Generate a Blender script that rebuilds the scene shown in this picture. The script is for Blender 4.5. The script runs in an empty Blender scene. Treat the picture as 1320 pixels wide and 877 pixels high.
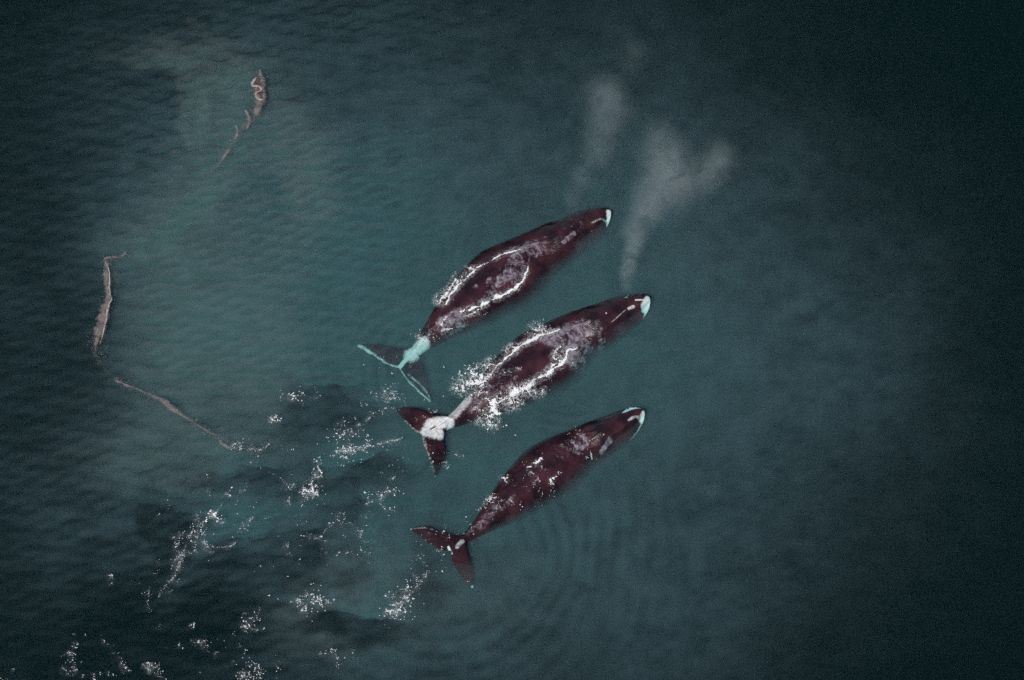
import bpy, bmesh, math, random
import numpy as np
from mathutils import Vector
from mathutils.bvhtree import BVHTree

sc = bpy.context.scene
R = math.radians

# ------------------------------------------------------------------ camera
# the aircraft flies south of the animals and looks down, 30 degrees off the vertical
DIST, TILT = 130.0, R(30)
FPX = 1320 * DIST / 53.0
cam_d = bpy.data.cameras.new("camera")
cam = bpy.data.objects.new("camera", cam_d)
sc.collection.objects.link(cam)
CAM = Vector((0, -DIST * math.sin(TILT), DIST * math.cos(TILT)))
cam.location = CAM
cam.rotation_euler = (TILT, 0, 0)
cam_d.sensor_width = 36
cam_d.lens = 36 * FPX / 1320
cam_d.clip_end = 4000
sc.camera = cam

# ------------------------------------------------------------------ world, sun, exposure
SUN_EL, SUN_AZ = R(52), R(205)          # azimuth clockwise from +Y (north)
world = bpy.data.worlds.new("World")
sc.world = world
world.use_nodes = True
wn = world.node_tree
bg = wn.nodes["Background"]
sky = wn.nodes.new("ShaderNodeTexSky")
sky.sky_type = 'NISHITA'
sky.sun_disc = False
sky.sun_elevation = SUN_EL
sky.sun_rotation = SUN_AZ
wn.links.new(sky.outputs[0], bg.inputs[0])
bg.inputs[1].default_value = 0.09
sun_d = bpy.data.lights.new("sun", 'SUN')
sun_d.energy = 3.4
sun_d.angle = R(0.5)
sun_d.color = (1.0, 0.95, 0.88)
sun = bpy.data.objects.new("sun", sun_d)
sc.collection.objects.link(sun)
S = Vector((math.sin(SUN_AZ) * math.cos(SUN_EL), math.cos(SUN_AZ) * math.cos(SUN_EL), math.sin(SUN_EL)))
sun.rotation_euler = (-S).to_track_quat('-Z', 'Y').to_euler()
sun.location = (0, 0, 200)
sc.view_settings.view_transform = 'Standard'
sc.view_settings.look = 'None'
sc.view_settings.exposure = 0.0
sc.view_settings.gamma = 1.0
sc.render.engine = 'CYCLES'
sc.cycles.use_denoising = False
sc.cycles.max_bounces = 4
sc.cycles.diffuse_bounces = 2
sc.cycles.glossy_bounces = 2
sc.cycles.volume_bounces = 0
sc.cycles.use_adaptive_sampling = True
sc.cycles.adaptive_threshold = 0.03
sc.cycles.transparent_max_bounces = 24
sc.cycles.sample_clamp_indirect = 2.0
sc.cycles.caustics_reflective = False

# ------------------------------------------------------------------ helpers
RIGHT = np.array((1.0, 0, 0)); UP = np.array((0, math.cos(TILT), math.sin(TILT)))
FWD = np.array((0, math.sin(TILT), -math.cos(TILT))); CP = np.array(CAM)
def at(x, y, z=0.0):
    """the place at height z that shows at photo position x, y (photo is 1320 x 877)"""
    d = RIGHT * ((x - 660) / FPX) + UP * (-(y - 438.5) / FPX) + FWD
    return CP + d * ((z - CP[2]) / d[2])

rng = np.random.default_rng(7)
random.seed(7)
LAT = rng.random((256, 256))
def vnoise(x, y):
    xi = np.floor(x).astype(int); yi = np.floor(y).astype(int)
    fx = x - xi; fy = y - yi
    fx = fx * fx * fx * (fx * (fx * 6 - 15) + 10); fy = fy * fy * fy * (fy * (fy * 6 - 15) + 10)
    a = LAT[xi & 255, yi & 255]; b = LAT[(xi + 1) & 255, yi & 255]
    c = LAT[xi & 255, (yi + 1) & 255]; d = LAT[(xi + 1) & 255, (yi + 1) & 255]
    return (a + (b - a) * fx) * (1 - fy) + (c + (d - c) * fx) * fy
def fbm(x, y, o=4):
    s = 0; a = 0.5; t = 0
    for k in range(o):
        s = s + a * vnoise(x * 2 ** k + 17.3 * k, y * 2 ** k - 9.1 * k); t += a; a *= 0.5
    return s / t
def sstep(a, b, x):
    t = np.clip((x - a) / (b - a), 0, 1); return t * t * (3 - 2 * t)

def tag(o, label=None, cat=None, group=None, kind=None):
    if label: o["label"] = label
    if cat: o["category"] = cat
    if group: o["group"] = group
    if kind: o["kind"] = kind
    return o
def link(name, me, mat=None, parent=None):
    o = bpy.data.objects.new(name, me)
    sc.collection.objects.link(o)
    if mat: me.materials.append(mat)
    if parent: o.parent = parent
    return o
def mesh(name, v, f, smooth=True):
    me = bpy.data.meshes.new(name)
    me.from_pydata([tuple(map(float, p)) for p in v], [], [tuple(map(int, q)) for q in f])
    me.update()
    if smooth:
        me.polygons.foreach_set("use_smooth", [True] * len(me.polygons))
    return me
def grid_mesh(name, X, Y, Z, extra=None):
    """heightfield from 2D arrays, plus optional second sheet below it that closes it"""
    n, m = X.shape
    v = np.stack([X.ravel(), Y.ravel(), Z.ravel()], 1)
    idx = np.arange(n * m).reshape(n, m)
    q = np.stack([idx[:-1, :-1].ravel(), idx[1:, :-1].ravel(), idx[1:, 1:].ravel(), idx[:-1, 1:].ravel()], 1)
    if extra is not None:
        v = np.concatenate([v, np.stack([X.ravel(), Y.ravel(), extra.ravel()], 1)])
        q = np.concatenate([q, q[:, ::-1] + n * m])
        rim = np.concatenate([idx[:, 0], idx[-1, 1:], idx[-2::-1, -1], idx[0, -2:0:-1]])
        nx = np.roll(rim, -1)
        q = np.concatenate([q, np.stack([nx, rim, rim + n * m, nx + n * m], 1)])
    me = bpy.data.meshes.new(name)
    me.vertices.add(len(v)); me.vertices.foreach_set("co", v.astype(np.float32).ravel())
    me.loops.add(q.size); me.loops.foreach_set("vertex_index", q.astype(np.int32).ravel())
    me.polygons.add(len(q)); me.polygons.foreach_set("loop_start", np.arange(0, q.size, 4, dtype=np.int32))
    me.update(calc_edges=True)
    me.polygons.foreach_set("use_smooth", [True] * len(q))
    return me

class NT:
    def __init__(s, name):
        s.m = bpy.data.materials.new(name); s.m.use_nodes = True
        s.t = s.m.node_tree; s.t.nodes.clear()
        s.out = s.n("OutputMaterial")
    def n(s, typ, **kw):
        x = s.t.nodes.new("ShaderNode" + typ)
        for k, v in kw.items():
            if k.startswith("_"): setattr(x, k[1:], v)
        return x
    def l(s, a, b): s.t.links.new(a, b)
    def math(s, op, a, b=None, clamp=False):
        x = s.n("Math"); x.operation = op; x.use_clamp = clamp
        for i, v in enumerate((a, b)):
            if v is None: continue
            if isinstance(v, (int, float)): x.inputs[i].default_value = v
            else: s.l(v, x.inputs[i])
        return x.outputs[0]
    def noise(s, vec, scale, detail=3, rough=0.5, dist=0.0):
        x = s.n("TexNoise"); x.inputs["Scale"].default_value = scale
        x.inputs["Detail"].default_value = detail; x.inputs["Roughness"].default_value = rough
        x.inputs["Distortion"].default_value = dist
        s.l(vec, x.inputs["Vector"]); return x.outputs[0]
    def ramp(s, v, a, b, lo=0.0, hi=1.0):
        x = s.n("MapRange"); x.interpolation_type = 'SMOOTHSTEP'
        for i, k in ((1, a), (2, b), (3, lo), (4, hi)): x.inputs[i].default_value = k
        s.l(v, x.inputs[0]); return x.outputs[0]
    def mix(s, f, a, b):
        x = s.n("Mix"); x.data_type = 'RGBA'
        for i, v in ((0, f), (6, a), (7, b)):
            if isinstance(v, (int, float)): x.inputs[i].default_value = v
            elif isinstance(v, tuple): x.inputs[i].default_value = (*v, 1)
            else: s.l(v, x.inputs[i])
        return x.outputs[2]

# ------------------------------------------------------------------ materials
def water_material():
    s = NT("sea_water")
    geo = s.n("NewGeometry")
    pos = geo.outputs["Position"]
    mp = s.n("Mapping"); s.l(pos, mp.inputs[0]); mp.inputs["Scale"].default_value = (0.75, 1.25, 1)
    mp.inputs["Rotation"].default_value = (0, 0, R(18))
    n1 = s.noise(mp.outputs[0], 2.4, 2, 0.5, 0.3)
    n2 = s.noise(mp.outputs[0], 7.0, 1, 0.5)
    h = s.math('ADD', n1, s.math('MULTIPLY', n2, 0.22))
    b = s.n("Bump"); b.inputs["Strength"].default_value = 1.0; b.inputs["Distance"].default_value = 0.05
    s.l(h, b.inputs["Height"])
    fr = s.n("Fresnel"); 
    # light leaves straight through the surface, so both sides share the air-side reflectance
    s.l(s.math('ADD', s.math('MULTIPLY', geo.outputs["Backfacing"], 1 / 1.34 - 1.34), 1.34), fr.inputs["IOR"]); s.l(b.outputs[0], fr.inputs["Normal"])
    tr = s.n("BsdfTransparent"); gl = s.n("BsdfGlossy")
    gl.inputs["Roughness"].default_value = 0.06; s.l(b.outputs[0], gl.inputs["Normal"])
    mx = s.n("MixShader"); s.l(fr.outputs[0], mx.inputs[0]); s.l(tr.outputs[0], mx.inputs[1]); s.l(gl.outputs[0], mx.inputs[2])
    s.l(mx.outputs[0], s.out.inputs["Surface"])
    vs = s.n("VolumeScatter"); vs.inputs["Color"].default_value = (0.60, 0.95, 1.0, 1); vs.inputs["Density"].default_value = WATER_SCATTER
    va = s.n("VolumeAbsorption"); va.inputs["Color"].default_value = WATER_ABS[0]; va.inputs["Density"].default_value = WATER_ABS[1]
    ad = s.n("AddShader"); s.l(vs.outputs[0], ad.inputs[0]); s.l(va.outputs[0], ad.inputs[1])
    s.l(ad.outputs[0], s.out.inputs["Volume"])
    return s.m
def volume_material(name, col, dens):
    s = NT(name)
    vs = s.n("VolumeScatter"); vs.inputs["Color"].default_value = (*col, 1); vs.inputs["Density"].default_value = dens
    s.l(vs.outputs[0], s.out.inputs["Volume"])
    return s.m
WATER_SCATTER = 0.008
WATER_ABS = ((0.22, 0.81, 0.79, 1), 0.80)   # absorption = (1 - colour) * density

def seabed_material():
    s = NT("dark_mud")
    geo = s.n("NewGeometry")
    c = s.mix(s.noise(geo.outputs["Position"], 0.2, 4), (0.03, 0.035, 0.03), (0.06, 0.06, 0.05))
    p = s.n("BsdfPrincipled"); s.l(c, p.inputs["Base Color"]); p.inputs["Roughness"].default_value = 0.9
    s.l(p.outputs[0], s.out.inputs["Surface"]); return s.m

def skin_material():
    s = NT("whale_skin")
    tc = s.n("TexCoord"); ob = tc.outputs["Object"]
    def attr(k):
        a = s.n("Attribute"); a.attribute_name = k; return a.outputs["Fac"]
    n_big = s.noise(ob, 0.9, 4, 0.6)
    n_mid = s.noise(ob, 3.5, 5, 0.65, 0.8)
    n_fine = s.noise(ob, 14, 4, 0.7)
    base = s.mix(s.ramp(n_big, 0.3, 0.7), (0.013, 0.0052, 0.0078), (0.064, 0.0205, 0.0265))
    base = s.mix(s.ramp(n_fine, 0.5, 0.75, 0, 0.22), base, (0.085, 0.036, 0.046))
    # peeling skin, grey with ragged edges
    n_rag = s.noise(ob, 4.5, 5, 0.62, 1.0)
    g = s.math('ADD', attr("grey"), s.math('MULTIPLY', s.math('SUBTRACT', n_mid, 0.5), 2.2))
    g = s.math('ADD', g, s.math('MULTIPLY', s.math('SUBTRACT', n_rag, 0.5), 1.6))
    gm = s.math('MULTIPLY', s.ramp(g, 0.35, 1.1, 0, 0.75), s.ramp(attr("grey"), 0.05, 0.4))
    base = s.mix(gm, base, s.mix(s.ramp(n_rag, 0.3, 0.7), (0.10, 0.07, 0.085), (0.40, 0.36, 0.41)))
    # few tiny pale dots all over
    vo = s.n("TexVoronoi"); vo.inputs["Scale"].default_value = 2.6; s.l(ob, vo.inputs["Vector"])
    dot = s.ramp(vo.outputs["Distance"], 0.05, 0.10, 1, 0)
    dot = s.math('MULTIPLY', dot, s.ramp(s.noise(ob, 0.9, 2), 0.54, 0.64))
    base = s.mix(dot, base, (0.50, 0.44, 0.48))
    w = s.math('ADD', attr("white"), s.math('MULTIPLY', s.math('SUBTRACT', n_rag, 0.5), 0.9))
    wm = s.math('MULTIPLY', s.ramp(w, 0.30, 0.95), s.ramp(attr('white'), 0.05, 0.35))
    base = s.mix(wm, base, s.mix(n_fine, (0.62, 0.62, 0.62), (0.85, 0.85, 0.83)))
    p = s.n("BsdfPrincipled"); s.l(base, p.inputs["Base Color"])
    s.l(s.ramp(n_mid, 0.3, 0.7, 0.20, 0.34), p.inputs["Roughness"])
    sp = s.n("SeparateXYZ"); geo = s.n("NewGeometry"); s.l(geo.outputs["Position"], sp.inputs[0])
    s.l(s.ramp(sp.outputs[2], -0.06, 0.03, 1.04, 1.4), p.inputs["IOR"])     # under water the wet skin loses its gloss
    b = s.n("Bump"); b.inputs["Strength"].default_value = 0.6; b.inputs["Distance"].default_value = 0.06
    s.l(s.math('ADD', n_mid, s.math('MULTIPLY', n_fine, 0.4)), b.inputs["Height"])
    s.l(b.outputs[0], p.inputs["Normal"])
    s.l(p.outputs[0], s.out.inputs["Surface"]); return s.m
def plain_material(name, col, rough=0.7):
    s = NT(name)
    tc = s.n("TexCoord")
    c = s.mix(s.noise(tc.outputs["Object"], 9, 3), tuple(k * 0.85 for k in col), col)
    p = s.n("BsdfPrincipled"); s.l(c, p.inputs["Base Color"]); p.inputs["Roughness"].default_value = rough
    s.l(p.outputs[0], s.out.inputs["Surface"]); return s.m
def film_material(name, c1, c2, a1, scale=1.2):
    """thin floating film: broken up by gaps; the attribute 'cover' says how thick it lies"""
    s = NT(name)
    geo = s.n("NewGeometry"); pos = geo.outputs["Position"]
    a = s.n("Attribute"); a.attribute_name = "cover"
    n = s.noise(pos, scale, 5, 0.65, 1.0)
    n2 = s.noise(pos, scale * 6, 3, 0.6)
    f = s.math('ADD', a.outputs["Fac"], s.math('MULTIPLY', s.math('SUBTRACT', n, 0.5), 2.4))
    f = s.math('ADD', f, s.math('MULTIPLY', s.math('SUBTRACT', n2, 0.5), 0.9))
    f = s.math('MULTIPLY', s.ramp(f, 0.15, 1.0), s.math('MULTIPLY', s.ramp(a.outputs["Fac"], 0.0, 0.7), a1))
    d = s.n("BsdfDiffuse"); s.l(s.mix(s.ramp(n2, 0.3, 0.7), c1, c2), d.inputs["Color"])
    t = s.n("BsdfTransparent"); mx = s.n("MixShader")
    s.l(f, mx.inputs[0]); s.l(t.outputs[0], mx.inputs[1]); s.l(d.outputs[0], mx.inputs[2])
    s.l(mx.outputs[0], s.out.inputs["Surface"]); return s.m
def mist_material():
    s = NT("breath_mist")
    tc = s.n("TexCoord"); ob = tc.outputs["Object"]
    ln = s.n("VectorMath"); ln.operation = 'LENGTH'; s.l(ob, ln.inputs[0])
    geo = s.n("NewGeometry")
    n = s.noise(geo.outputs["Position"], 0.85, 5, 0.68, 1.2)
    r = s.math('ADD', ln.outputs["Value"], s.math('MULTIPLY', s.math('SUBTRACT', n, 0.5), 1.1))
    f = s.ramp(r, 0.0, 0.72, 1, 0)
    f = s.math('MULTIPLY', f, s.ramp(n, 0.36, 0.66, 0.02, 1.7))
    oi = s.n("ObjectInfo")
    f = s.math('MULTIPLY', f, s.math('MULTIPLY', oi.outputs["Alpha"], MIST))
    vs = s.n("VolumeScatter"); vs.inputs["Color"].default_value = (0.80, 0.97, 0.95, 1); s.l(f, vs.inputs["Density"])
    s.l(vs.outputs[0], s.out.inputs["Volume"]); return s.m
MIST = 0.66
M_skin, M_bed = skin_material(), seabed_material()
M_foam = plain_material("foam", (0.86, 0.87, 0.87), 0.6)
def foam_film_material():
    s = NT("foam_lace")
    geo = s.n("NewGeometry"); pos = geo.outputs["Position"]
    a = s.n("Attribute"); a.attribute_name = "cover"; c = a.outputs["Fac"]
    def ridge(sc_, w):
        n = s.noise(pos, sc_, 3, 0.55, 0.8)
        return s.ramp(s.math('ABSOLUTE', s.math('SUBTRACT', n, 0.5)), 0.0, w, 1, 0)
    lace = s.math('MAXIMUM', ridge(1.7, 0.035), s.math('MULTIPLY', ridge(4.5, 0.045), 0.7))
    f = s.math('MULTIPLY', c, s.math('ADD', s.math('MULTIPLY', lace, 0.60), 0.03), True)
    d = s.n("BsdfDiffuse"); d.inputs["Color"].default_value = (0.80, 0.83, 0.83, 1)
    t = s.n("BsdfTransparent"); mx = s.n("MixShader")
    s.l(f, mx.inputs[0]); s.l(t.outputs[0], mx.inputs[1]); s.l(d.outputs[0], mx.inputs[2])
    s.l(mx.outputs[0], s.out.inputs["Surface"]); return s.m
M_lace = foam_film_material()
M_dark = plain_material("wet_dark_slit", (0.008, 0.004, 0.005), 0.3)

# ------------------------------------------------------------------ the sea
def wave(x, y):
    z = np.zeros_like(x)
    am = 0.60 + 0.7 * sstep(0.42, 0.7, fbm(x * 0.07 + 3, y * 0.07 + 8, 3))
    west = 0.14 + 1.0 * sstep(2, -17, x)
    for k, (lam, deg, a) in enumerate(((1.2, 98, .014), (0.85, 78, .018), (1.7, 108, .010), (0.62, 112, .016), (0.72, 128, .013), (0.50, 92, .012))):
        d = R(deg); kx, ky = math.cos(d) * 2 * math.pi / lam, math.sin(d) * 2 * math.pi / lam
        ph = 7.0 * fbm(x * 0.13 + 11 * k, y * 0.13 - 7 * k, 3)
        z += a * west * am * np.sin(kx * x + ky * y + ph + k)
    # rings that the swimming animals push out to the south-east and north-west
    for px, py, lam, a, r0, r1, az in ((560, 690, .85, .014, 2.5, 17, -38), (735, 470, .55, .012, 1.5, 6, -75), (700, 330, .6, .014, 2, 10, 110), (560, 470, .7, .014, 1, 10, 165)):
        c = at(px, py); r = np.hypot(x - c[0], y - c[1])
        sector = sstep(.0, .9, ((x - c[0]) * math.cos(R(az)) + (y - c[1]) * math.sin(R(az))) / (r + .1)) * sstep(.25, .6, fbm(x * .3 + py, y * .3, 3))
        z += a * 1.2 * sector * np.sin(2 * math.pi * r / lam + 9 * fbm(x * .16 + px, y * .16, 3)) * sstep(r0, r0 + 2, r) * sstep(r1, r0 + 1, r)
    z += 0.06 * (fbm(x * 1.1, y * 1.3, 4) - 0.5)
    fade = sstep(48, 34, np.abs(x)) * sstep(48, 34, np.abs(y - 2))
    return z * fade
ax = np.concatenate([[-900, -500, -250, -120, -60, -42], np.arange(-34, 34.01, 0.11), [42, 60, 120, 250, 500, 900]])
ay = np.concatenate([[-900, -500, -250, -120, -60, -36], np.arange(-25, 29.01, 0.11), [42, 60, 120, 250, 500, 900]])
X, Y = np.meshgrid(ax, ay, indexing='ij')
sea = link("sea_water", grid_mesh("sea_water", X, Y, wave(X, Y), np.full_like(X, -14.0)), water_material())
FX = np.arange(-34, 34.01, 0.11); FY = np.arange(-25, 29.01, 0.11)
FZ = wave(*np.meshgrid(FX, FY, indexing='ij'))
def water_z(x, y):
    i = min(max((x + 34) / .11, 0), len(FX) - 1.001); j = min(max((y + 25) / .11, 0), len(FY) - 1.001)
    a, b = int(i), int(j); u, w = i - a, j - b
    return float((FZ[a, b] * (1 - u) + FZ[a + 1, b] * u) * (1 - w) + (FZ[a, b + 1] * (1 - u) + FZ[a + 1, b + 1] * u) * w)
tag(sea, "dark teal rippled sea around the whales", None, None, "structure")
bx = np.array([-900., 900.]); BX, BY = np.meshgrid(bx, bx, indexing='ij')
tag(link("seabed", grid_mesh("seabed", BX, BY, np.full_like(BX, -13.9)), M_bed), "dark mud sea floor far below the surface", None, None, "structure")

# suspended silt: closed clouds of even density; THICKNESS also carries lens falloff and ripple shading
def lobes(x, y, L, p=1.0):
    s = np.zeros_like(x)
    for px, py, rx, ry, a in L:
        c = at(px, py)
        s += a * np.exp(-(((x - c[0]) / (rx * .04)) ** 2 + ((y - c[1]) / (ry * .046)) ** 2) ** p)
    return s
gx = np.concatenate([np.arange(-60, -30, 1.), np.arange(-30, 30, .105), np.arange(30, 60.1, 1.)]); gy = np.concatenate([np.arange(-50, -22, 1.), np.arange(-22, 25, .105), np.arange(25, 56.1, 1.)])
X, Y = np.meshgrid(gx, gy, indexing='ij')
wx = X + 3.0 * (fbm(X * .12, Y * .12, 3) - .5) * 2; wy = Y + 3.0 * (fbm(X * .12 + 40, Y * .12, 3) - .5) * 2
vx = X + 2.6 * (fbm(X * .32 + 3, Y * .32, 4) - .5); vy = Y + 2.6 * (fbm(X * .32 + 60, Y * .32 + 9, 4) - .5)
RIP = np.clip(wave(X, Y) / .022, -2, 2)      # ripples' light and dark bands, put into the silt thickness
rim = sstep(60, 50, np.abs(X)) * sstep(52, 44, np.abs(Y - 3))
churned = np.clip(lobes(X, Y, ((300, 680, 260, 190, 1.0), (480, 600, 140, 140, .7), (450, 800, 160, 90, .7))), 0, 1)
swirl = fbm(vx * .33 + 2.4 * fbm(X * .2, Y * .2, 3), vy * .33 + 2.4 * fbm(X * .2 + 7, Y * .2, 3), 5)
swirl = 1 + (sstep(.3, .72, swirl) - .5) * (.10 + .75 * churned)
dark = lobes(vx, vy, ((340, 605, 90, 30, .8), (485, 600, 58, 38, .8), (210, 695, 32, 45, .9), (325, 725, 90, 55, .8), (455, 812, 62, 18, 1.0), (150, 740, 60, 60, .5), (420, 650, 55, 18, .6),
                      (465, 515, 60, 34, .7), (405, 525, 36, 40, .8), (170, 830, 130, 60, .6), (290, 800, 70, 45, .5), (540, 745, 30, 40, .4), (375, 690, 40, 30, .5)), 2.2)  # smooth footprints: thinner silt stands in for their weaker sky reflection
clear_west = lobes(wx, wy, ((60, 430, 75, 230, .55), (40, 200, 110, 120, .3)), 1.5)
milky = 1.5 * lobes(vx, vy, ((430, 625, 22, 55, .35), (300, 672, 45, 22, .35), (500, 700, 60, 60, .25), (400, 760, 80, 16, .35), (475, 785, 60, 14, .4), (560, 820, 80, 50, .25), (455, 560, 60, 14, .35), (240, 645, 40, 30, .3)))
h = lobes(wx, wy, ((540, 400, 400, 330, 1.10), (360, 320, 210, 220, .42), (830, 440, 270, 220, .36), (720, 720, 220, 160, .30), (390, 690, 170, 110, .42), (230, 640, 110, 70, .25)))  # broad lobes thin outward: lens edge darkening shaped into the silt
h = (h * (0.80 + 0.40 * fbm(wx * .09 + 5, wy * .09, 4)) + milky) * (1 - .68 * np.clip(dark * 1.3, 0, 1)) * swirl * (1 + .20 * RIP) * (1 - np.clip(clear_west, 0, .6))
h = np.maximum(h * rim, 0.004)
def cloud(name, top, h, mat):
    t = top + np.clip(.14 * h, 0, .08) * np.clip(RIP, -1.2, 1.2)
    return link(name, grid_mesh(name, X, Y, t, np.minimum(top - h, t - .004)), mat)
silt = cloud("silt_vignette", -0.25, h, volume_material("blue_grey_silt", (0.80, 0.84, 0.98), 0.42))
tag(silt, "pale blue green silt around the three whales, thinned outward to imitate lens falloff", "silt", None, "stuff")
h = lobes(wx, wy, ((270, 475, 90, 100, 1.2), (215, 610, 70, 40, .7), (250, 340, 70, 120, .5), (350, 440, 60, 100, .5), (350, 520, 30, 50, .5), (560, 800, 120, 60, .22), (420, 790, 80, 40, .25)))
h += 3.0 * lobes(vx, vy, ((310, 150, 30, 50, .35), (275, 220, 26, 26, .45), (245, 250, 26, 24, .5), (215, 282, 26, 24, .5), (185, 308, 26, 20, .4), (230, 60, 60, 16, .35), (285, 95, 40, 20, .4), (262, 140, 16, 45, .4), (236, 140, 9, 50, .3), (375, 170, 30, 60, .3), (400, 230, 25, 60, .3)))
h *= (1 + .16 * RIP) * (1 - np.clip(dark * 1.1, 0, 1)) * (0.5 + 1.0 * fbm(vx * .25 + 9, vy * .25 + 4, 5))
h = np.maximum(h * rim, 0.004)
mud = cloud("mud_cloud", -0.23, h, volume_material("brown_silt", (1.0, 0.80, 0.72), 0.32))
tag(mud, "brownish mud plume inside the arc of floating scum", "mud", None, "stuff")

# ------------------------------------------------------------------ whales
PW = np.array([(0, .10), (.008, .40), (.025, .60), (.05, .80), (.09, 1.00), (.14, 1.17), (.20, 1.29), (.27, 1.36), (.34, 1.64), (.42, 1.96), (.50, 2.06),
               (.58, 1.80), (.66, 1.55), (.74, 1.20), (.82, .82), (.89, .52), (.95, .33), (1, .26)])
PH = np.array([(0, .15), (.008, .55), (.025, .85), (.05, 1.15), (.09, 1.5), (.14, 1.85), (.20, 2.2), (.27, 2.6), (.34, 2.95), (.42, 3.2), (.50, 3.2),
               (.58, 3.0), (.66, 2.6), (.74, 2.05), (.82, 1.45), (.89, .95), (.95, .55), (1, .30)])
def smooth_interp(P, n):
    """Catmull-Rom through 3D points, n samples evenly spread by length"""
    P = np.asarray(P, float)
    Q = np.vstack([2 * P[0] - P[1], P, 2 * P[-1] - P[-2]])
    out = []
    for i in range(1, len(Q) - 2):
        for u in np.linspace(0, 1, 16, endpoint=False):
            a, b, c, d = Q[i - 1], Q[i], Q[i + 1], Q[i + 2]
            out.append(.5 * (2 * b + (c - a) * u + (2 * a - 5 * b + 4 * c - d) * u * u + (3 * b - a - 3 * c + d) * u ** 3))
    out.append(P[-1]); out = np.array(out)
    s = np.concatenate([[0], np.cumsum(np.linalg.norm(np.diff(out, axis=0), axis=1))])
    t = np.linspace(0, s[-1], n)
    return np.stack([np.interp(t, s, out[:, k]) for k in range(3)], 1), s[-1]

def curve(P, n):
    return smooth_interp(P, n)[0]

def stroke_field(V, strokes):
    """strokes: (z, radius_m, [(px,py),...], strength) -> per-vertex amount from horizontal distance"""
    f = np.zeros(len(V))
    for z, r, pts, k in strokes:
        w = np.array([at(px, py, z) for px, py in pts])
        if len(w) == 1: w = np.vstack([w, w + 1e-3])
        best = np.full(len(V), 1e9)
        for a, b in zip(w[:-1], w[1:]):
            d = (b - a)[:2]; L2 = max(d @ d, 1e-9)
            u = np.clip(((V[:, :2] - a[:2]) @ d) / L2, 0, 1)
            best = np.minimum(best, np.hypot(V[:, 0] - a[0] - u * d[0], V[:, 1] - a[1] - u * d[1]))
        f = np.maximum(f, k * (1 - sstep(r * .45, r * 1.5, best)))
    return f

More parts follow.
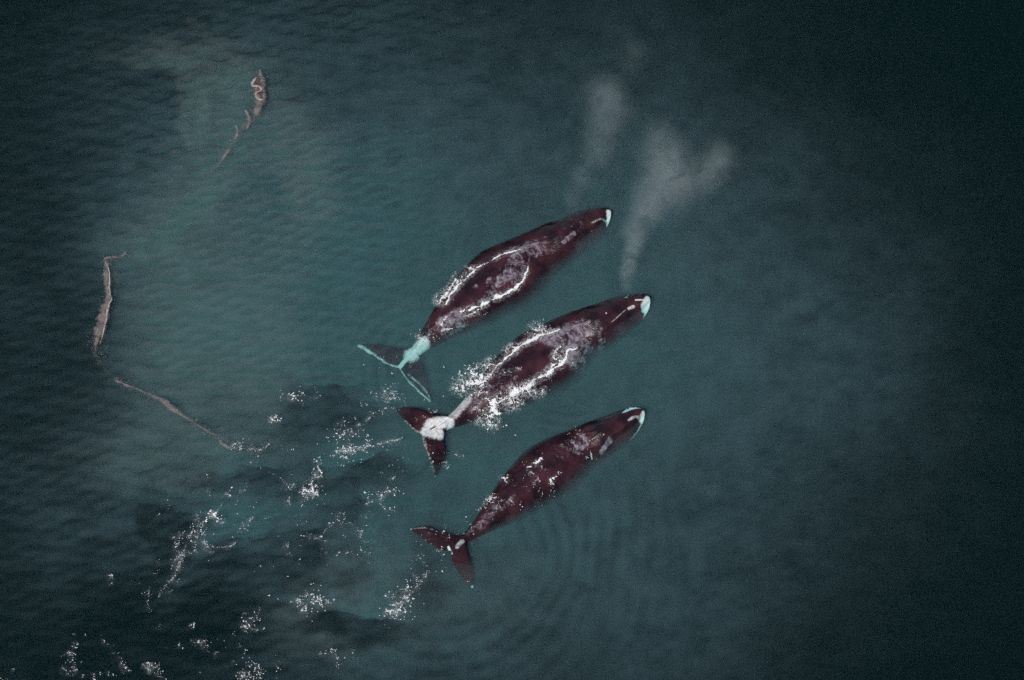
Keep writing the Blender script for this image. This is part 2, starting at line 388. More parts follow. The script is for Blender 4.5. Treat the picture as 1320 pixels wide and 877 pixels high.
BVHS = []
def make_whale(label, ridge, girth, fluke, white, grey, blow):
    NS, NR = 96, 44
    P, L = smooth_interp([at(r[0], r[1], r[2] * (.66 if r[2] > 0 else 1)) for r in ridge], NS)
    P[:, 2] = np.interp(np.linspace(0, 1, NS), np.linspace(0, 1, NS), P[:, 2])
    T = np.gradient(P, axis=0); T[:, 2] = 0; T /= np.linalg.norm(T, axis=1)[:, None]
    for _ in range(6): T[1:-1] = (T[:-2] + T[1:-1] + T[2:]) / 3
    T /= np.linalg.norm(T, axis=1)[:, None]
    t = np.linspace(0, 1, NS); t = t ** 1.15
    # resample so that the snout gets closer rings
    P = np.stack([np.interp(t, np.linspace(0, 1, NS), P[:, k]) for k in range(3)], 1)
    T = np.stack([np.interp(t, np.linspace(0, 1, NS), T[:, k]) for k in range(3)], 1)
    sc_ = L / 14.0
    v, f = [], []
    for i in range(NS):
        tt = t[i]
        w = np.interp(tt, PW[:, 0], PW[:, 1]) * sc_ * girth; H = np.interp(tt, PH[:, 0], PH[:, 1]) * sc_ * girth
        lat = np.array((-T[i][1], T[i][0], 0))
        hf = float(sstep(.27, .16, tt))
        for j in range(NR):
            a = 2 * math.pi * j / NR
            sn, cs = math.sin(a), math.cos(a)
            y = w * math.copysign(abs(sn) ** .92, sn)
            z = -H * (.44 * (1 - cs) if cs > 0 else .44 - .56 * cs)
            if cs > 0:      # narrow upper jaw on the wide lower lips
                z -= hf * .34 * sc_ * float(sstep(.30, .62, abs(sn))) * min(1, tt / .03)
                z -= hf * .16 * sc_ * math.exp(-((abs(sn) - .60) / .09) ** 2) * min(1, tt / .03)
                z += (1 - hf) * .10 * sc_ * math.exp(-(sn / .30) ** 2) * float(sstep(.5, .8, tt))     # tail stock keel
            z += .16 * sc_ * math.exp(-((tt - .225) / .035) ** 2) * math.exp(-(sn / .35) ** 2)          # blowhole mound
            v.append(P[i] + lat * y + np.array((0, 0, z)))
    for i in range(NS - 1):
        for j in range(NR):
            k = (j + 1) % NR
            f.append((i * NR + j, (i + 1) * NR + j, (i + 1) * NR + k, i * NR + k))
    f.append(tuple(range(NR))); f.append(tuple(range(NS * NR - 1, NS * NR - NR - 1, -1)))
    def sheet(lead, trail, thick, nu=34, nc=12):
        """closed wing between a leading and a trailing edge"""
        Lc, Tc = curve(lead, nu), curve(trail, nu)
        o = len(v)
        for i in range(nu):
            th = thick * (1 - .72 * i / (nu - 1))
            for j in range(2 * nc):
                side = 1 if j < nc else -1
                u = (j % nc) / nc if side > 0 else 1 - (j % nc) / nc
                prof = (math.sin(math.pi * min(1, u ** .6)) ** .7) if 0 < u < 1 else 0
                q = Lc[i] * (1 - u) + Tc[i] * u
                v.append(q + np.array((0, 0, side * th * .5 * max(prof, .0))))
        n2 = 2 * nc
        for i in range(nu - 1):
            for j in range(n2):
                k = (j + 1) % n2
                f.append((o + i * n2 + j, o + i * n2 + k, o + (i + 1) * n2 + k, o + (i + 1) * n2 + j))
        f.append(tuple(o + k for k in reversed(range(n2)))); f.append(tuple(o + (nu - 1) * n2 + k for k in range(n2)))
    for lobe in fluke:
        sheet([at(*p) for p in lobe[0]], [at(*p) for p in lobe[1]], .30 * sc_)
    # flippers: broad paddles that hang out and down behind the head
    i0 = int(np.argmin(abs(t - .345)))
    for s in (1, -1):
        lat = np.array((-T[i0][1], T[i0][0], 0)) * s; back = T[i0]; dn = np.array((0, 0, -1.))
        w0 = np.interp(t[i0], PW[:, 0], PW[:, 1]) * sc_ * girth
        r0 = P[i0] + lat * (w0 * .75) + dn * 1.75 * sc_
        tip = r0 + (lat * 1.75 + back * 1.25 + dn * .75) * sc_
        lead = [r0 - back * .35 * sc_, r0 + (lat * .75 - back * .15 + dn * .25) * sc_, r0 + (lat * 1.4 + back * .45 + dn * .5) * sc_, tip]
        trail = [r0 + back * .35 * sc_, r0 + (lat * .35 + back * .75 + dn * .2) * sc_, r0 + (lat * .85 + back * 1.25 + dn * .45) * sc_, tip + back * .12 * sc_]
        sheet(lead, trail, .34 * sc_)
    V0 = np.array(v); org = at(*ridge[len(ridge) // 2]); org = np.array((org[0], org[1], 0.0))
    me = mesh("whale_shell", V0 - org, f)
    bm = bmesh.new(); bm.from_mesh(me); bmesh.ops.recalc_face_normals(bm, faces=bm.faces[:]); bm.to_mesh(me); bm.free()
    tmp = bpy.data.objects.new("tmp", me); sc.collection.objects.link(tmp)
    m = tmp.modifiers.new("r", 'REMESH'); m.mode = 'VOXEL'; m.voxel_size = 0.042; m.use_smooth_shade = True
    m = tmp.modifiers.new("s", 'SMOOTH'); m.factor = .5; m.iterations = 5
    dg = bpy.context.evaluated_depsgraph_get()
    body = bpy.data.meshes.new_from_object(tmp.evaluated_get(dg)); body.name = "bowhead_whale"
    bpy.data.objects.remove(tmp); bpy.data.meshes.remove(me)
    n = len(body.vertices); co = np.empty(n * 3, np.float32); body.vertices.foreach_get("co", co)
    W = co.reshape(-1, 3).astype(float) + org
    for nm, st in (("white", white), ("grey", grey)):
        at_ = body.attributes.new(nm, 'FLOAT', 'POINT'); at_.data.foreach_set("value", stroke_field(W, st).astype(np.float32))
    body.polygons.foreach_set("use_smooth", [True] * len(body.polygons))
    ob = link("bowhead_whale", body, M_skin); ob.location = org
    tag(ob, label, "whale", "bowhead whales swimming side by side")
    BVHS.append(BVHTree.FromPolygons([Vector(p) for p in W], [tuple(p.vertices) for p in body.polygons]))
    # blowhole: a pair of slits set in a V
    c = at(*blow); i1 = int(np.argmin(np.hypot(P[:, 0] - c[0], P[:, 1] - c[1]))); lat = np.array((-T[i1][1], T[i1][0], 0)); back = T[i1]
    bv, bf = [], []
    for s in (1, -1):
        o = len(bv)
        for q in range(9):
            u = q / 8; wd = .11 * math.sin(math.pi * u) + .004
            c0 = np.array((P[i1][0], P[i1][1], 0)) + back * (u * .8 - .4) + lat * s * (.06 + .17 * u)
            for e, dz in ((-1, -.02), (0, .022), (1, -.02)):
                q3 = c0 + lat * e * wd
                q3[2] = top_z(q3[0], q3[1]) + dz + .004
                bv.append(q3 - org)
        for q in range(8):
            for e in range(2):
                bf.append((o + q * 3 + e, o + q * 3 + e + 1, o + q * 3 + e + 4, o + q * 3 + e + 3))
    link("blowhole", mesh("blowhole", bv, bf), M_dark, ob)
    return ob

def top_z(x, y):
    z = water_z(x, y)
    for b in BVHS:
        hit = b.ray_cast(Vector((x, y, 6)), Vector((0, 0, -1)))
        if hit[0] is not None: z = max(z, hit[0].z)
    return z

make_whale("bowhead whale nearest the top with pale teal submerged tail flukes",
    [(788, 273, -.12), (776, 273, .03), (750, 284, .20), (731, 294, .30), (713, 304, .36), (693, 317, .14), (668, 333, .24), (640, 350, .38), (615, 369, .38),
     (592, 389, .24), (572, 409, .02), (553, 430, -.22), (541, 444, -.42), (528, 462, -.62)], 1.0,
    [([(541, 446, -0.58), (520, 449, -0.70), (489, 444, -0.68), (460, 444, -0.63)], [(514, 475, -0.80), (500, 472, -0.78), (483, 461, -0.70), (461, 448, -0.63)]),
     ([(538, 452, -0.58), (545, 470, -0.70), (552, 494, -0.70), (556, 518, -0.68)], [(514, 475, -0.80), (521, 488, -0.78), (535, 503, -0.73), (553, 519, -0.68)])],
    [(-.35, .26, [(787, 277), (788, 286)], 1), (-.7, .50, [(544, 449), (531, 459)], .85), (-.7, .13, [(528, 461), (514, 474)], 1), (-.65, .17, [(514, 474), (500, 471), (483, 460), (462, 446)], .72),
     (-.65, .15, [(514, 476), (522, 488), (535, 502), (552, 518)], .7), (-.6, .08, [(556, 516), (550, 505), (540, 494), (526, 482)], .55), (-.1, .05, [(785, 280), (774, 283), (763, 289)], .55),
     (-.3, .34, [(790, 277), (790, 287)], 1.2)],
    [(.2, .55, [(690, 318), (668, 325)], .8), (.3, .6, [(668, 340), (660, 348)], .75), (.3, .35, [(648, 358), (634, 364)], .7), (.3, .25, [(634, 374), (625, 386)], .6), (0, .5, [(575, 418), (590, 410)], .85),
     (-.1, .4, [(560, 420), (550, 432)], .5), (.2, .3, [(700, 316)], .8), (.3, .2, [(612, 370)], .6), (.3, .8, [(740, 288)], .25), (-.2, .10, [(726, 317), (740, 305)], 1.1)],
    (713, 303, .5))
make_whale("bowhead whale in the middle with bright white tail base and broad foam streaks",
    [(838, 384, -.10), (828, 385, .05), (812, 390, .18), (790, 399, .30), (766, 411, .36), (741, 424, .10), (716, 442, .26), (692, 457, .40), (667, 474, .42),
     (643, 493, .32), (620, 513, .14), (601, 527, .02), (587, 537, -.04), (565, 552, -.10)], 1.0,
    [([(580, 537, -.05), (562, 534, -.12), (535, 526, -.28), (509, 526, -.48)], [(542, 561, -.14), (533, 556, -.18), (522, 545, -.28), (510, 529, -.48)]),
     ([(580, 543, -.05), (573, 562, -.12), (574, 588, -.3), (562, 615, -.5)], [(542, 561, -.14), (545, 575, -.18), (552, 592, -.3), (559, 616, -.5)])],
    [(-.3, .30, [(838, 388), (833, 397)], 1), (-.7, .10, [(835, 402), (828, 418), (818, 430)], .75), (-.1, .45, [(599, 518), (583, 533)], .72), (-.1, .42, [(576, 545), (556, 549)], .85), (-.1, .34, [(566, 561), (549, 557)], .75),
     (-.15, .12, [(545, 562), (533, 554), (520, 541)], .48), (-.15, .14, [(545, 564), (549, 580), (556, 598), (560, 612)], .48), (0, .07, [(797, 385), (809, 378)], .8), (-.3, .10, [(816, 400), (810, 403)], .7),
     (-.3, .03, [(806, 405), (788, 420)], .55), (-.4, .06, [(830, 392), (819, 393)], .8), (-.2, .06, [(781, 410)], .9)],
    [(.1, .75, [(748, 428), (715, 436)], .95), (.1, .8, [(745, 440), (738, 455)], .85), (.2, .5, [(705, 430), (695, 432)], .8), (-.5, .3, [(775, 438), (778, 450)], .55), (.2, .9, [(640, 500), (650, 490)], .45),
     (.1, .5, [(612, 513)], .7), (-.4, .3, [(775, 435)], .6)],
    (766, 410, .5))
make_whale("smallest bowhead whale nearest the bottom with white ringed snout and maroon flukes",
    [(831, 530, -.12), (822, 531, .02), (808, 538, .14), (790, 547, .22), (770, 557, .26), (748, 570, .06), (722, 586, .05), (698, 603, .08), (675, 622, .08),
     (653, 643, .02), (634, 661, -.04), (617, 677, -.08), (604, 689, -.12), (592, 699, -.20)], .94,
    [([(602, 690, -.15), (585, 690, -.22), (555, 679, -.3), (528, 681, -.36)], [(581, 711, -.28), (566, 710, -.28), (546, 696, -.3), (529, 684, -.36)]),
     ([(601, 694, -.15), (603, 709, -.22), (610, 730, -.4), (611, 758, -.6)], [(581, 711, -.28), (582, 724, -.3), (592, 742, -.4), (608, 759, -.6)])],
    [(-.2, .15, [(806, 531), (812, 525), (820, 522), (829, 525)], 1.2), (-.35, .22, [(832, 536), (829, 542)], 1), (-.3, .09, [(828, 541), (818, 541), (810, 546)], .6), (-.7, .09, [(830, 545), (822, 560), (808, 575)], .7),
     (-.15, .06, [(529, 680), (548, 679), (558, 682)], .5), (-.25, .16, [(596, 700), (590, 706)], .55), (-.25, .07, [(578, 706), (582, 714)], .9), (-.3, .1, [(609, 754)], .7),
     (0, .05, [(762, 583), (763, 588)], .7), (0, .05, [(778, 563)], .8)],
    [(.1, .40, [(752, 568), (744, 576)], .8), (.1, .5, [(735, 575), (722, 582)], .4), (0, .3, [(636, 657), (618, 676)], .6), (0, .12, [(662, 640), (648, 656)], .6),
     (-.15, .2, [(612, 678), (602, 690)], .6), (-.2, .12, [(787, 568), (775, 582)], 1.1)],
    (770, 556, .5))

# ------------------------------------------------------------------ foam
DOME = [(math.cos(a), math.sin(a), 0) for a in np.arange(6) * math.pi / 3] + [(0, 0, .55)]
class Foam:
    def __init__(s): s.v = []; s.f = []
    def blob(s, x, y, r, lift=.008):
        z = top_z(x, y) + lift
        o = len(s.v); a0 = random.uniform(0, 6.28); ca, sa = math.cos(a0), math.sin(a0); st = random.uniform(.6, 1.6)
        for p in DOME:
            px, py = p[0] * r * st * random.uniform(.7, 1.2), p[1] * r / st * random.uniform(.7, 1.2)
            s.v.append((x + ca * px - sa * py, y + sa * px + ca * py, z + p[2] * r * .8 - (.012 if p[2] == 0 else 0)))
        for k in range(6): s.f.append((o + k, o + (k + 1) % 6, o + 6))
    def line(s, pts, w, n, r=(.013, .042), z=.1, ragged=.5):
        """dense foam along a traced line; w = (start, middle, end) half widths in metres"""
        C = curve([at(px, py, z) for px, py in pts], 120)
        uu = np.linspace(0, 1, 120)
        WV = .06 + 1.25 * sstep(.25, .8, fbm(uu * 13 + pts[0][0], np.full(120, pts[0][1] * .1), 4)) * np.minimum(1, np.minimum(uu, 1 - uu) * 6 + .15)
        DR = (fbm(uu * 9 + 50 + pts[0][0], np.full(120, 4.4), 4) - .5) * .35
        n = int(n * 2.6); GAP = sstep(.52, .36, fbm(uu * 22 + 9 + pts[0][0], np.full(120, 8.8), 3)) * .8
        for k in range(n):
            u = random.random(); i = u * 118; a = int(i); p = C[a] + (C[a + 1] - C[a]) * (i - a)
            ww = np.interp(u, (0, .5, 1), w) * WV[a]
            g = random.gauss(0, .5); g = max(-1.6, min(1.6, g)); g = g if random.random() < .93 else g * 2.2; dr = DR[a]
            if GAP[a] > random.random() or random.random() > .05 + WV[a] / max(WV): continue
            tx, ty = C[a + 1][0] - C[a][0], C[a + 1][1] - C[a][1]; L = math.hypot(tx, ty) + 1e-9
            s.blob(p[0] - ty / L * (g * ww + dr) + random.gauss(0, .012), p[1] + tx / L * (g * ww + dr) + random.gauss(0, .012), random.uniform(*r) * max(.35, 1 - .3 * abs(g)))
    def lace(s, px, py, spread, strands, steps=26, r=(.006, .018), drift=None, z=0.0, gap=.25):
        """lacy network of bubbles: points kept where a warped ridge field is near its crest"""
        c = at(px, py, z); n = int(strands * steps * 11)
        dx, dy = rng.normal(0, spread * .9, n), rng.normal(0, spread * .9, n)
        if drift is not None:
            k = rng.random(n) * spread * 1.8; dx = dx * .55 + math.cos(drift) * (k - spread); dy = dy * .55 + math.sin(drift) * (k - spread)
        x, y = c[0] + dx, c[1] + dy
        wx, wy = x + .25 * fbm(x * 3 + 5, y * 3, 2), y + .25 * fbm(x * 3, y * 3 + 9, 2)
        ridge = np.abs(fbm(wx * 3.4 + px, wy * 3.4, 4) - .5) + .3 * np.abs(fbm(wx * 11, wy * 11 + py, 2) - .5)
        clump = fbm(x * 1.1 + 31, y * 1.1 + px, 2)
        keep = ridge < .06 * sstep(.25, .65, clump)
        for k in np.nonzero(keep)[0]: s.blob(x[k], y[k], random.uniform(*r))
    def specks(s, px, py, sx, sy, n, r=(.007, .022)):
        """single bubbles and small clots, gathered along curving convergence lines"""
        m = int(n * 5)
        P = np.array([at(px + random.gauss(0, sx * 1.15), py + random.gauss(0, sy * 1.15), 0) for k in range(m)])
        wx, wy = P[:, 0] + .8 * fbm(P[:, 0] * .7, P[:, 1] * .7, 2), P[:, 1] + .8 * fbm(P[:, 0] * .7 + 5, P[:, 1] * .7, 2)
        ridge = np.abs(fbm(wx * .9 + 2, wy * .9, 3) - .5)
        for k in np.argsort(ridge + rng.random(m) * .07)[:int(n * .62)]:
            q = random.random(); big = r[0] + (r[1] - r[0]) * q ** 2 * (1.6 if random.random() < .12 else 1)
            for e in range(random.choice((1, 1, 1, 2, 4))):
                s.blob(P[k][0] + random.gauss(0, .035), P[k][1] + random.gauss(0, .03), big)
    def done(s, name, label, film=1.0):
        # thin lacy film between the clots, thickest where they crowd
        C = np.array(s.v[6::7]); q = .12; nb = len(s.v); nf = len(s.f)
        lo = C[:, :2].min(0) - 1.2; n = np.ceil((C[:, :2].max(0) + 1.2 - lo) / q).astype(int) + 1
        Dn = np.zeros(n); np.add.at(Dn, tuple(((C[:, :2] - lo) / q).astype(int).T), 1)
        for _ in range(2):
            for ax_ in (0, 1): Dn = (np.roll(Dn, 1, ax_) + 2 * Dn + np.roll(Dn, -1, ax_)) / 4
        cov = film * np.clip(Dn / 3.5, 0, 1) ** 1.3
        idx = -np.ones(n, int); cover = [1.0] * nb
        for i, j in zip(*np.nonzero(cov > .01)):
            x, y = lo[0] + i * q, lo[1] + j * q
            idx[i, j] = len(s.v); s.v.append((x, y, top_z(x, y) + .012)); cover.append(float(cov[i, j]))
        for i in range(n[0] - 1):
            for j in range(n[1] - 1):
                k = (idx[i, j], idx[i + 1, j], idx[i + 1, j + 1], idx[i, j + 1])
                if min(k) >= 0:
                    z = [s.v[e][2] for e in k]
                    if max(z) - min(z) < .25: s.f.append(k)
        me = mesh(name, s.v, s.f)
        a = me.attributes.new("cover", 'FLOAT', 'POINT'); a.data.foreach_set("value", np.array(cover, np.float32))
        o = link(name, me, M_foam); me.materials.append(M_lace)
        me.polygons.foreach_set("material_index", [0] * nf + [1] * (len(s.f) - nf))
        tag(o, label, "foam", None, "stuff"); return o

F = Foam()     # top whale
F.line([(671, 322), (655, 325), (640, 332), (622, 343), (606, 354), (588, 372), (574, 393)], (.02, .09, .07), 1100)
F.lace(590, 362, .35, 26, drift=R(230)); F.lace(572, 385, .35, 24, drift=R(230)); F.lace(606, 349, .2, 10, drift=R(230))
F.line([(588, 358), (580, 370), (570, 383), (563, 392)], (.03, .07, .05), 160, (.012, .03))
F.done("wash_foam", "thin white foam line along the far flank of the top whale", .45)
F = Foam()
F.line([(682, 342), (677, 352), (669, 363), (655, 373), (640, 381), (622, 390), (606, 398), (592, 402)], (.03, .11, .05), 1300, z=.15)
F.lace(622, 400, .25, 12); F.line([(622, 393), (617, 401), (608, 406), (600, 408)], (.02, .03, .02), 140, (.01, .025), z=0)
F.line([(576, 409), (570, 416), (569, 420)], (.02, .03, .02), 60, (.012, .03), z=0); F.line([(569, 426), (576, 425), (583, 424)], (.02, .03, .01), 60, (.012, .03), z=0)
F.done("wash_foam", "curved white foam streak running down the near flank of the top whale", .45)
F = Foam()     # middle whale
F.line([(722, 423), (712, 427), (700, 431), (688, 438), (675, 445), (662, 455), (649, 466), (637, 477), (627, 488), (619, 500)], (.08, .13, .20), 2100, z=.1)
F.lace(694, 431, .3, 26); F.lace(660, 452, .35, 18, drift=R(200)); F.lace(632, 470, .35, 22, drift=R(210)); F.lace(611, 490, .36, 38, r=(.012, .036)); F.lace(597, 499, .26, 12)
F.line([(622, 489), (612, 494), (605, 494), (601, 490)], (.12, .1, .05), 260)
F.lace(715, 423, .15, 16, r=(.015, .05))
F.done("wash_foam", "ragged white foam breaking along the far flank of the middle whale", .6)
F = Foam()
F.line([(744, 444), (734, 450), (727, 462), (718, 472), (706, 480), (696, 486), (684, 492), (672, 500), (660, 507), (648, 515), (640, 519)], (.05, .13, .2), 2300, z=.2)
F.line([(639, 514), (636, 522), (637, 530), (644, 534)], (.1, .2, .12), 420, (.02, .06), z=.0)
F.lace(640, 532, .35, 50, r=(.015, .05)); F.lace(627, 538, .35, 36); F.lace(652, 522, .3, 22); F.lace(690, 502, .3, 14); F.lace(723, 470, .2, 22, r=(.015, .045)); F.lace(684, 510, .2, 8); F.lace(664, 518, .2, 12)
F.line([(722, 443), (718, 451), (712, 460)], (.02, .035, .02), 110, (.012, .03), z=.3); F.line([(621, 499), (619, 506), (618, 513)], (.02, .03, .02), 70, (.012, .03), z=.1)
F.line([(619, 508), (625, 507), (630, 506)], (.02, .02, .02), 40, (.012, .028), z=.1); F.line([(610, 527), (617, 521), (624, 515)], (.01, .02, .015), 60, (.01, .025), z=.1)
F.line([(663, 474), (673, 474)], (.01, .015, .01), 30, (.012, .025), z=.4); F.line([(648, 478), (660, 478)], (.01, .012, .01), 30, (.01, .02), z=.4); F.line([(655, 498), (661, 496)], (.01, .02, .01), 25, (.012, .025), z=.3)
F.done("wash_foam", "thick white foam streak along the near flank of the middle whale", .55)
F = Foam()     # bottom whale
F.line([(699, 589), (693, 594), (688, 597)], (.07, .05, .03), 130); F.line([(684, 599), (680, 602)], (.03, .03, .02), 40)
F.lace(653, 617, .15, 14, drift=R(240)); F.lace(744, 564, .3, 8); F.lace(727, 571, .3, 7); F.lace(766, 553, .15, 5); F.lace(633, 648, .3, 6); F.specks(622, 660, 8, 8, 20); F.specks(607, 686, 5, 5, 10)
F.line([(717, 612), (714, 616), (709, 617), (710, 622), (714, 621)], (.03, .05, .05), 110, (.014, .032)); F.line([(719, 610), (724, 606)], (.01, .02, .01), 25, (.012, .025))
F.lace(690, 607, .35, 10, steps=14); F.lace(690, 634, .5, 8, steps=12); F.lace(760, 588, .2, 4, steps=10); F.specks(690, 612, 16, 10, 24, (.012, .03)); F.specks(655, 653, 8, 4, 10, (.015, .035))
F.done("wash_foam", "scattered foam flecks on the back of the bottom whale", .12)
F = Foam()
for a in ((500, 470, 20, 16, 28), (505, 505, 14, 10, 40), (540, 430, 14, 6, 16), (585, 590, 5, 8, 16), (540, 533, 12, 8, 30), (572, 578, 8, 14, 26), (555, 715, 8, 8, 20), (568, 690, 14, 8, 40), (590, 722, 10, 16, 14), (500, 520, 6, 4, 20)):
    F.specks(*a)
F.lace(590, 587, .12, 8); F.lace(548, 437, .25, 6); F.lace(506, 508, .3, 12, steps=12); F.lace(545, 706, .3, 6, steps=10)
F.done("wake_foam", "fine bubbles churned up around the three tail flukes", .25)

def wake(label, spk, lac):
    F = Foam()
    for a in spk: F.specks(*a)
    for a in lac: F.lace(a[0], a[1], a[2] * 1.3, a[3] * .45, a[4] if len(a) > 4 else 16, a[5] if len(a) > 5 else (.012, .03), gap=.35)
    F.done("wake_foam", label, .35)
wake("sparkling bubble patch in the bottom corner beyond the dark footprints",
     ((108, 855, 14, 14, 120), (100, 838, 10, 5, 20), (160, 856, 22, 9, 90), (205, 860, 20, 8, 80), (12, 872, 9, 4, 22), (262, 853, 5, 14, 34), (325, 866, 14, 6, 60), (240, 830, 26, 8, 40), (300, 832, 14, 14, 24)), ((330, 872, .4, 5), (325, 868, .3, 5)))
wake("broken bubble trail curling past the darkest footprint",
     ((292, 640, 14, 10, 50), (278, 668, 6, 4, 30), (300, 672, 22, 7, 60), (243, 684, 8, 10, 50), (262, 700, 18, 7, 60), (228, 722, 5, 14, 46), (222, 750, 6, 6, 18), (205, 765, 12, 3, 22), (190, 774, 3, 7, 16), (148, 746, 8, 4, 22), (196, 728, 10, 8, 12), (205, 655, 10, 6, 14), (250, 808, 14, 4, 16)),
     ((272, 666, .12, 30, 20, (.018, .05)), (246, 686, .3, 8), (262, 698, .4, 8), (280, 706, .3, 6)))
wake("bubble line and foam curl beside the end of the scum arc",
     ((320, 576, 12, 2, 22), (308, 577, 4, 4, 18), (356, 540, 4, 3, 14), (378, 508, 6, 4, 30), (400, 505, 12, 4, 20), (345, 590, 16, 14, 20)),
     ((379, 506, .2, 10), (355, 540, .12, 4), (307, 576, .12, 6), (333, 577, .2, 4)))
wake("foam streaks trailing behind the middle whale's tail",
     ((440, 582, 10, 4, 40), (470, 573, 16, 4, 50), (455, 560, 18, 6, 24), (410, 600, 2, 10, 24), (393, 627, 7, 4, 40), (403, 634, 6, 3, 24), (380, 640, 10, 10, 30), (365, 625, 10, 12, 20), (490, 640, 9, 9, 50), (500, 628, 6, 10, 30), (430, 672, 16, 5, 50), (415, 690, 12, 6, 40), (455, 690, 8, 8, 26), (440, 545, 12, 8, 16), (520, 600, 10, 10, 16), (465, 535, 8, 10, 22)),
     ((442, 580, .25, 16), (452, 577, .3, 12), (470, 573, .3, 8), (409, 598, .12, 6), (411, 608, .12, 5), (395, 628, .2, 8), (404, 633, .15, 5), (500, 638, .2, 5), (440, 557, .3, 6), (470, 548, .3, 5)))
wake("bubble line behind the bottom whale's tail above the isolated dark footprint",
     ((510, 784, 6, 5, 34), (524, 770, 10, 6, 40), (540, 750, 8, 12, 36), (398, 775, 12, 3, 50), (385, 772, 12, 3, 20), (322, 800, 7, 10, 50), (345, 745, 12, 10, 16), (435, 838, 12, 6, 30), (425, 850, 8, 6, 24), (375, 705, 10, 8, 30), (560, 740, 10, 12, 24), (445, 708, 16, 10, 40)),
     ((518, 778, .3, 12), (505, 788, .2, 8), (400, 775, .3, 10), (412, 776, .1, 5), (322, 804, .2, 6), (530, 762, .3, 5)))

F = Foam()
for pts, n in (([(430, 584), (455, 578), (480, 573), (505, 568), (520, 562)], 170), ([(410, 588), (411, 600), (404, 614), (390, 627), (405, 636), (420, 650)], 150), ([(440, 560), (455, 552), (470, 545), (485, 530)], 90),
               ([(285, 650), (270, 668), (246, 686), (236, 712), (226, 740), (205, 764), (190, 774), (196, 790)], 200), ([(246, 686), (262, 698), (285, 706), (305, 700)], 90), ([(500, 792), (512, 780), (528, 766), (545, 746), (556, 730)], 150),
               ([(372, 775), (390, 772), (412, 776), (425, 770)], 90), ([(318, 577), (330, 581), (342, 577), (350, 566)], 70), ([(470, 650), (488, 640), (500, 625), (510, 610)], 90), ([(415, 690), (435, 672), (460, 680), (470, 700)], 90)):
    F.line(pts, (.03, .07, .03), n, (.006, .018), z=0)
F.done("wake_foam", "thin broken foam threads curling between the dark footprints", .3)

# ------------------------------------------------------------------ floating scum
M_scum = film_material("pale_scum", (0.15, 0.12, 0.12), (0.29, 0.245, 0.235), 0.72, 2.2)
M_halo = film_material("scum_halo", (0.13, 0.12, 0.115), (0.19, 0.175, 0.165), 0.22, 1.3)
M_squig = film_material("cream_scum", (0.34, 0.28, 0.26), (0.46, 0.39, 0.36), 0.95, 3.0)
M_flake = plain_material("scum_flake", (0.20, 0.165, 0.16), 0.8)
M_scum_red = film_material("reddish_scum", (0.09, 0.045, 0.045), (0.15, 0.08, 0.075), 0.8, 1.6)
M_veil = film_material("thin_scum", (0.14, 0.14, 0.125), (0.2, 0.19, 0.17), 0.06, 0.8)
def ribbon(name, pts, widths, mat, parent=None, lift=.02, seg=150, soft=.7, wob=.35):
    """floating strip along a traced line: ragged edges, a low rounded section and a thin rim"""
    C = curve([at(px, py, .02) for px, py in pts], seg)
    if parent is not None: off = np.array(parent.location)
    else: off = np.array((C[:, 0].mean(), C[:, 1].mean(), 0))
    W = np.interp(np.linspace(0, 1, seg), np.linspace(0, 1, len(widths)), widths)
    T = np.gradient(C, axis=0); v, f, cov = [], [], []
    NW = 9; iv = np.arange(seg) * .16 + pts[0][0]
    KL = 1 + wob * 4 * (fbm(iv, np.full(seg, 3.3), 4) - .5); KR = 1 + wob * 4 * (fbm(iv, np.full(seg, 77.7), 4) - .5)
    for i in range(seg):
        L = math.hypot(T[i][0], T[i][1]) + 1e-9; nx, ny = -T[i][1] / L, T[i][0] / L
        kl, kr = KL[i], KR[i]
        end = min(1, i / 6, (seg - 1 - i) / 6) ** .5
        for j in range(NW):
            u = j / (NW - 1) * 2 - 1
            d = u * W[i] * max(.1, (kl if u < 0 else kr)) * max(.05, end)
            x, y = C[i][0] + nx * d, C[i][1] + ny * d
            zz = water_z(x, y) + lift + .02 * (1 - u * u) * max(W[i], .0)
            v.append(np.array((x, y, zz)) - off); cov.append((1 - abs(u) ** (1 / soft)) * end)
    for i in range(seg - 1):
        for j in range(NW - 1):
            f.append((i * NW + j, (i + 1) * NW + j, (i + 1) * NW + j + 1, i * NW + j + 1))
    me = mesh(name, v, f)
    a = me.attributes.new("cover", 'FLOAT', 'POINT'); a.data.foreach_set("value", np.array(cov, np.float32))
    o = link(name, me, mat, parent)
    if parent is None: o.location = off
    return o
def flakes(parent, pts, spread, n):
    """loose bits shed along a slick"""
    F = Foam(); C = curve([at(px, py, 0) for px, py in pts], 200)
    for k in range(n):
        p = C[random.randint(0, 199)]; g = random.gauss(0, 1)
        for q in range(random.choice((1, 1, 2, 3))):
            F.blob(p[0] + random.gauss(0, spread) + random.gauss(0, .04), p[1] + random.gauss(0, spread) + random.gauss(0, .04), random.uniform(.010, .028), .006)
    off = np.array(parent.location)
    o = link("flakes", mesh("flakes", [np.array(v) - off for v in F.v], F.f), M_flake, parent); o["kind"] = "stuff"
def scum(label):
    e = bpy.data.objects.new("scum_slick", None); sc.collection.objects.link(e); tag(e, label, "scum"); return e

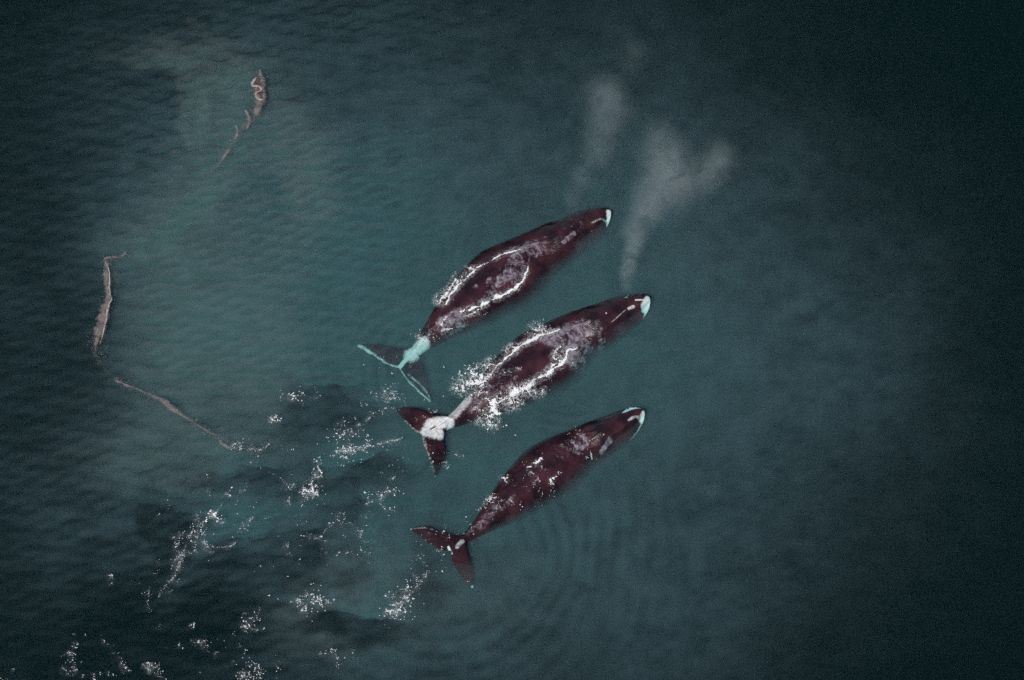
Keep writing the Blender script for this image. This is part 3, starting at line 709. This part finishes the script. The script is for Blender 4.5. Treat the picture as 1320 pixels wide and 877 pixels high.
e = scum("long pale scum streak with a hooked upper end west of the whales"); e.location = at(140, 390)
ribbon("streak", [(136, 335), (137, 345), (137, 360), (139, 376), (139, 388), (134, 403), (128, 425), (122, 448)], (.12, .22, .2, .15, .28, .42, .42, .30, .12), M_scum, e)
ribbon("hook", [(134, 334), (146, 332), (158, 330), (162, 325)], (.09, .10, .10, .07), M_scum, e, lift=.035)
ribbon("crest_rim", [(138, 340), (141, 352), (141, 365), (142, 380), (144, 386), (140, 395), (137, 410), (133, 430), (128, 446)], (.05, .06, .06, .07, .08, .07, .06, .05), M_squig, e, lift=.05, wob=.6)
ribbon("thin_skin", [(144, 336), (147, 350), (149, 365), (148, 380)], (.2, .28, .28, .12), M_veil, e, lift=.008)
ribbon("thin_skin", [(150, 338), (150, 348), (153, 356), (151, 368), (151, 381)], (.03, .04, .04, .03), M_veil, e, lift=.03)
ribbon("tail", [(122, 447), (130, 455), (138, 448), (140, 443)], (.1, .14, .12, .04), M_veil, e, lift=.02)
ribbon("halo", [(136, 330), (139, 360), (137, 400), (122, 450), (128, 462)], (.25, .5, .6, .6, .2), M_halo, e, lift=.004, soft=1.6, wob=.5)
flakes(e, [(136, 335), (139, 376), (134, 403), (122, 448), (135, 465)], .2, 110); flakes(e, [(134, 334), (160, 330), (175, 318)], .08, 18)
e = scum("reddish pale scum patch with a white squiggle near the top"); e.location = at(331, 120)
ribbon("patch", [(334, 90), (338, 102), (336, 118), (334, 133), (330, 150)], (.05, .28, .42, .40, .16), M_scum, e, wob=.25)
ribbon("red_patch", [(332, 100), (334, 110), (335, 122), (338, 128)], (.14, .26, .22, .1), M_scum_red, e, lift=.06)
ribbon("squiggle", [(331, 101), (326, 107), (326, 112), (334, 113), (337, 117), (331, 120), (330, 126), (336, 129), (341, 129)], (.07, .10, .10, .10, .09, .10, .10, .10, .07), M_squig, e, lift=.10, wob=.2)
ribbon("streamer", [(316, 142), (320, 150), (321, 160), (318, 166)], (.06, .16, .18, .08), M_scum, e, wob=.5)
ribbon("streamer", [(304, 162), (306, 170), (303, 178), (296, 182)], (.05, .10, .07, .03), M_scum, e, wob=.5)
ribbon("streamer", [(296, 192), (291, 199), (285, 208)], (.03, .11, .04), M_scum, e, wob=.4)
ribbon("halo", [(335, 85), (337, 115), (330, 150), (312, 165), (290, 200), (270, 225)], (.2, .6, .6, .45, .3, .15), M_halo, e, lift=.004, soft=1.6, wob=.5)
flakes(e, [(334, 90), (336, 118), (330, 150), (305, 172), (285, 208)], .18, 90)
e = scum("broken thin scum line ending in a bright hooked tip below the mud plume"); e.location = at(225, 530)
ribbon("streak", [(146, 489), (162, 496), (180, 503), (200, 512), (214, 519), (228, 531), (244, 541), (262, 553), (280, 562)], (.05, .09, .02, .05, .20, .22, .08, .02, .05, .02), M_scum, e, wob=.6)
ribbon("bright_lobe", [(211, 520), (220, 527), (231, 534)], (.06, .15, .05), M_scum, e, lift=.05)
ribbon("hook", [(283, 567), (286, 572), (294, 577), (304, 579)], (.08, .15, .10, .03), M_scum, e, lift=.03)
ribbon("tail", [(280, 562), (300, 574), (322, 578), (345, 577)], (.03, .05, .05, .03), M_veil, e)
ribbon("halo", [(140, 484), (180, 503), (214, 519), (244, 541), (285, 566), (330, 578)], (.1, .2, .4, .2, .2, .1), M_halo, e, lift=.004, soft=1.6, wob=.5)
flakes(e, [(146, 489), (180, 503), (214, 519), (244, 541), (280, 562), (310, 578), (345, 577)], .12, 120)
e = scum("faint grey film drifting in swirls across the top corner"); e.location = at(240, 220)
for pts, w in (([(205, 6), (214, 8), (222, 9)], (.04, .1, .04)), ([(234, 60), (244, 70), (254, 70)], (.05, .12, .05)), ([(190, 35), (225, 75), (275, 100), (318, 120)], (.5, 1.3, 1.5, .5)), ([(228, 105), (235, 140), (246, 170)], (.3, .6, .3)), ([(258, 105), (262, 140), (272, 170)], (.5, 1.0, .4)),
               ([(285, 208), (262, 235), (235, 255), (210, 280), (185, 305)], (.4, .9, 1.0, 1.0, .3)), ([(120, 455), (135, 475), (148, 488)], (.1, .3, .1)), ([(240, 20), (275, 50), (300, 75), (325, 95)], (.6, 1.2, .9, .3)), ([(200, 620), (230, 630), (255, 650)], (.5, 1.4, .5)), ([(350, 150), (385, 230), (370, 330)], (.6, 1.6, .6))):
    ribbon("film", pts, w, M_veil, e, lift=.012, soft=1.6, wob=.6)

# ------------------------------------------------------------------ breath of the whales
M_mist = mist_material()
def plume(label, paths, root):
    e = bpy.data.objects.new("blow_plume", None); sc.collection.objects.link(e); e.location = at(*root)
    tag(e, label, "mist", "breath of the whales")
    bm = bmesh.new(); bmesh.ops.create_icosphere(bm, subdivisions=2, radius=1.0)
    me = bpy.data.meshes.new("puff"); bm.to_mesh(me); bm.free(); me.materials.append(M_mist)
    for puffs in paths:
        C = np.array([[*at(px, py, z), r, k] for px, py, z, r, k in puffs])
        D = np.concatenate([[0], np.cumsum(np.linalg.norm(np.diff(C[:, :3], axis=0), axis=1))])
        u = 0.0
        while u <= D[-1]:
            x, y, z, r, k = [float(np.interp(u, D, C[:, q])) for q in range(5)]
            o = bpy.data.objects.new("puff", me); sc.collection.objects.link(o); o.parent = e
            o.location = Vector((x + random.gauss(0, .12) * r, y + random.gauss(0, .12) * r, z)) - e.location
            o.color = (1, 1, 1, k * random.uniform(.7, 1.1))
            o.scale = (r * random.uniform(1.1, 1.5), r * random.uniform(1.1, 1.5), r * random.uniform(1.0, 1.35)); o.rotation_euler = (random.uniform(-.4, .4), random.uniform(-.4, .4), random.uniform(0, 6))
            u += r * .7
    return e
plume("denser forked breath plume rising ahead of the middle whale",
      [((808, 368, .7, .50, .8), (809, 345, 1.3, .65, .9), (813, 320, 1.9, .85, .75), (821, 293, 2.6, 1.2, .55), (836, 260, 3.2, 1.7, .38), (856, 224, 3.8, 2.2, .34), (874, 186, 4.2, 2.1, .34)),
       ((862, 262, 3.4, 1.4, .12), (890, 232, 3.8, 1.8, .22), (926, 208, 4.2, 1.9, .34)), ((850, 172, 4.2, 1.5, .2),)],
      (790, 396, .5))
plume("fainter ragged breath plume drifting beyond the top whale's head",
      [((738, 262, 1.0, .8, .13), (744, 236, 1.8, 1.1, .13), (764, 208, 2.6, 1.4, .18), (776, 172, 3.2, 1.8, .20), (784, 130, 3.7, 2.0, .20), (800, 92, 4.0, 1.9, .16)), ((775, 115, 3.9, 1.6, .12),), ((815, 75, 4.1, 1.6, .10),)],
      (725, 294, .5))
